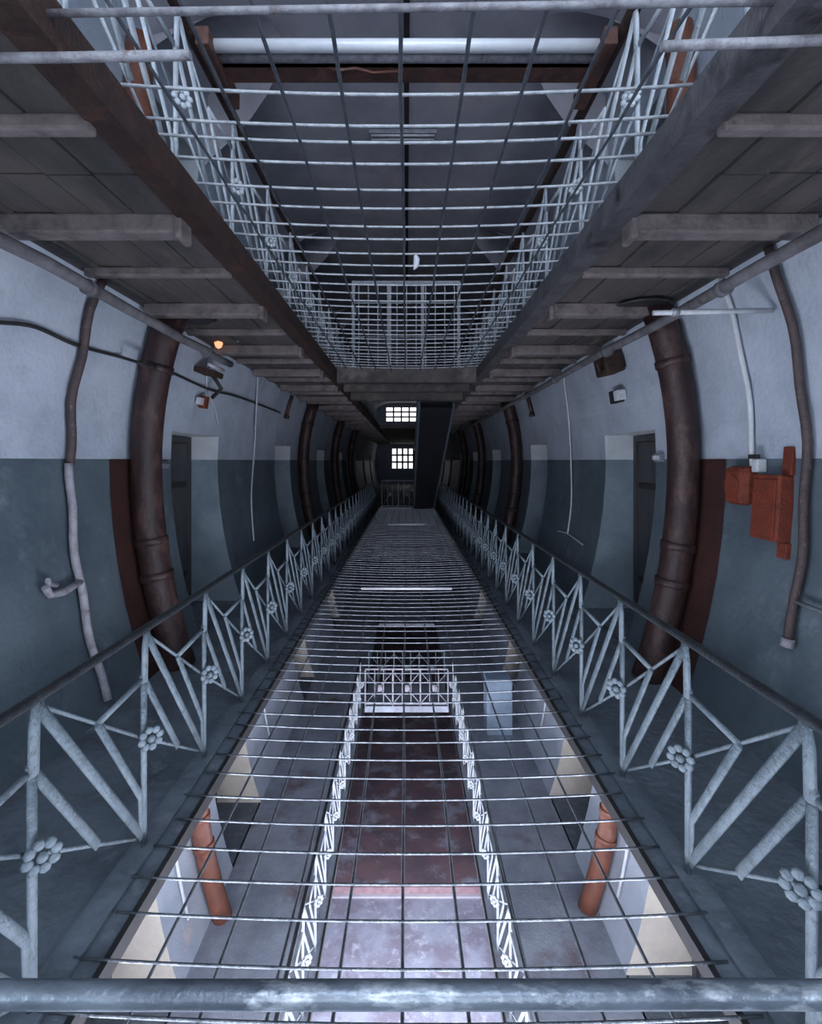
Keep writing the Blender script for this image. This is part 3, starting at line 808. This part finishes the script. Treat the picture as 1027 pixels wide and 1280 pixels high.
# ------------------------------------------------------------------ stair far down the hall
e = empty('staircase', 'dark staircase rising from the far landing to the upper bridge', 'stairs', (0.64, 0, 0))
ys0, ys1 = 18.95, 10.62
n = 18
ang = math.atan2(H, ys0 - ys1)
for k in range(n):
    t = (k + 0.5) / n
    y = ys0 + (ys1 - ys0) * t
    MB().box(-0.34, 0.34, -0.24, 0.24, -0.02, 0.02).obj('tread', 'stair', e, loc=(0, y, H * (k + 1) / n - 0.03))
    MB().box(-0.34, 0.34, -0.01, 0.01, -H / n, 0).obj('riser', 'stair', e, loc=(0, y + 0.22, H * (k + 1) / n - 0.05))
L = math.hypot(H, ys0 - ys1)
for sx in (-0.37, 0.37):
    m = Matrix.Translation(Vector((sx, (ys0 + ys1) / 2, H / 2 - 0.08))) @ Matrix.Rotation(-ang, 4, 'X')
    MB().obox(m, 0.025, L / 2, 0.13).obj('stringer', 'stairedge', e)
m = Matrix.Translation(Vector((0, (ys0 + ys1) / 2, H / 2 - 0.19))) @ Matrix.Rotation(-ang, 4, 'X')
MB().obox(m, 0.34, L / 2 - 0.1, 0.012).obj('soffit_board', 'stair', e)
for sx in (-0.37, 0.37):
    for k in range(0, n, 2):
        y = ys0 + (ys1 - ys0) * (k + 0.5) / n
        z = H * (k + 0.5) / n
        MB().box(-0.012, 0.012, -0.012, 0.012, 0.0, 0.9).obj('baluster', 'stairedge', e, loc=(sx, y, z))
    MB().tube([(sx, ys0, 0.95), (sx, ys1, H + 0.9)], 0.02, 8).obj('handrail', 'stairedge', e)

# ------------------------------------------------------------------ upper storey grille gate on the bridge
e = empty('grille_gate', 'pale barred gate standing on the upper bridge behind the overhead net', 'gate', (0, 9.35, H))
GH = 1.95
for x in (-1.0, -0.32, 0.3, 0.98):
    MB().box(-0.03, 0.03, -0.03, 0.03, 0, GH).obj('upright', 'railwhite', e, loc=(x, 0, 0))
MB().box(-1.03, 1.01, -0.03, 0.03, GH, GH + 0.06).obj('top_rail', 'railwhite', e)
for k in range(11):
    MB().box(-0.009, 0.009, -0.009, 0.009, 0.02, GH).obj('bar', 'railwhite', e, loc=(-0.9 + k * 0.18, 0, 0))
for k in range(1, 6):
    MB().box(-1.0, 1.0, -0.008, 0.008, -0.01, 0.01).obj('cross_bar', 'railwhite', e, loc=(0, 0, k * 0.32))

# ------------------------------------------------------------------ things one storey below
e = empty('cabinet', 'low pale blue cabinet against the lower right wall', 'cabinet', (1.66, 8.9, -H))
MB().box(-0.22, 0.24, 0.0, 0.4, 0.0, 1.0).obj('body', 'doorblue', e, bevel=0.008)
MB().box(-0.20, 0.22, -0.015, 0.0, 0.04, 0.96).obj('door', 'doorblue', e, bevel=0.004)
MB().tube([(-0.15, -0.015, 0.5), (-0.15, -0.05, 0.5), (-0.15, -0.05, 0.62), (-0.15, -0.015, 0.62)], 0.008, 6).obj('handle', 'metalgrey', e)
def low_conduit(side, y, za, zb, label):
    tag(MB().tube(wpipe(side, y, za, zb, 0.03, 8, 0.01, z0=-H), 0.017, 8).obj('conduit', 'white'), label, 'pipe')
low_conduit('left', 4.95, 0.35, 2.5, 'thin white conduit on the lower left wall beside the orange pipe')
low_conduit('left', 8.0, 0.5, 2.6, 'thin white conduit on the lower left wall past the second door')
low_conduit('right', 5.15, 0.4, 2.5, 'thin white conduit on the lower right wall beside the red brown pipe')
low_conduit('right', 8.2, 0.5, 2.6, 'thin white conduit on the lower right wall past the second door')

# ------------------------------------------------------------------ small things
e = empty('ceiling_lamp', 'grey twin tube lamp fitting hanging under the slate ceiling', 'lamp', (-0.05, 6.6, CZ - 0.12))
MB().box(-0.45, 0.45, -0.07, 0.07, 0.02, 0.07).obj('housing', 'metalgrey', e, bevel=0.006)
for k in (-1, 1):
    MB().tube([(-0.42, k * 0.04, 0.0), (0.42, k * 0.04, 0.0)], 0.014, 10).obj('tube', 'white', e)
    MB().tube([(k * 0.35, 0, 0.07), (k * 0.35, 0, 0.10)], 0.006, 6).obj('hanger', 'black', e)
e = tag(MB().tube([(0.0, 0, 0.02), (0.012, -0.01, 0.05), (0.02, -0.01, 0.02), (0.015, 0, -0.02), (0.0, 0.01, -0.045)], [0.006, 0.016, 0.022, 0.02, 0.005], 8).obj('rag', 'white'),
        'small white scrap of cloth caught on the overhead net', 'rag')
e.location = (0.05, 3.44, H + 0.0)
def stub(side, y, za, zb, label):
    e = empty('pipe_stub', label, 'pipe')
    MB().tube(wpipe(side, y, za, zb, 0.05, 4), 0.035, 10).obj('pipe', 'brownpipe', e)
    MB().tube(wpipe(side, y, za - 0.03, za + 0.03, 0.06, 2), 0.05, 10).obj('end_cap', 'brownpipe', e)
stub('left', 9.3, 2.6, 3.0, 'short rusty pipe stub on the left wall above the second door')
stub('right', 8.9, 2.6, 3.0, 'short rusty pipe stub on the right wall above the second door')
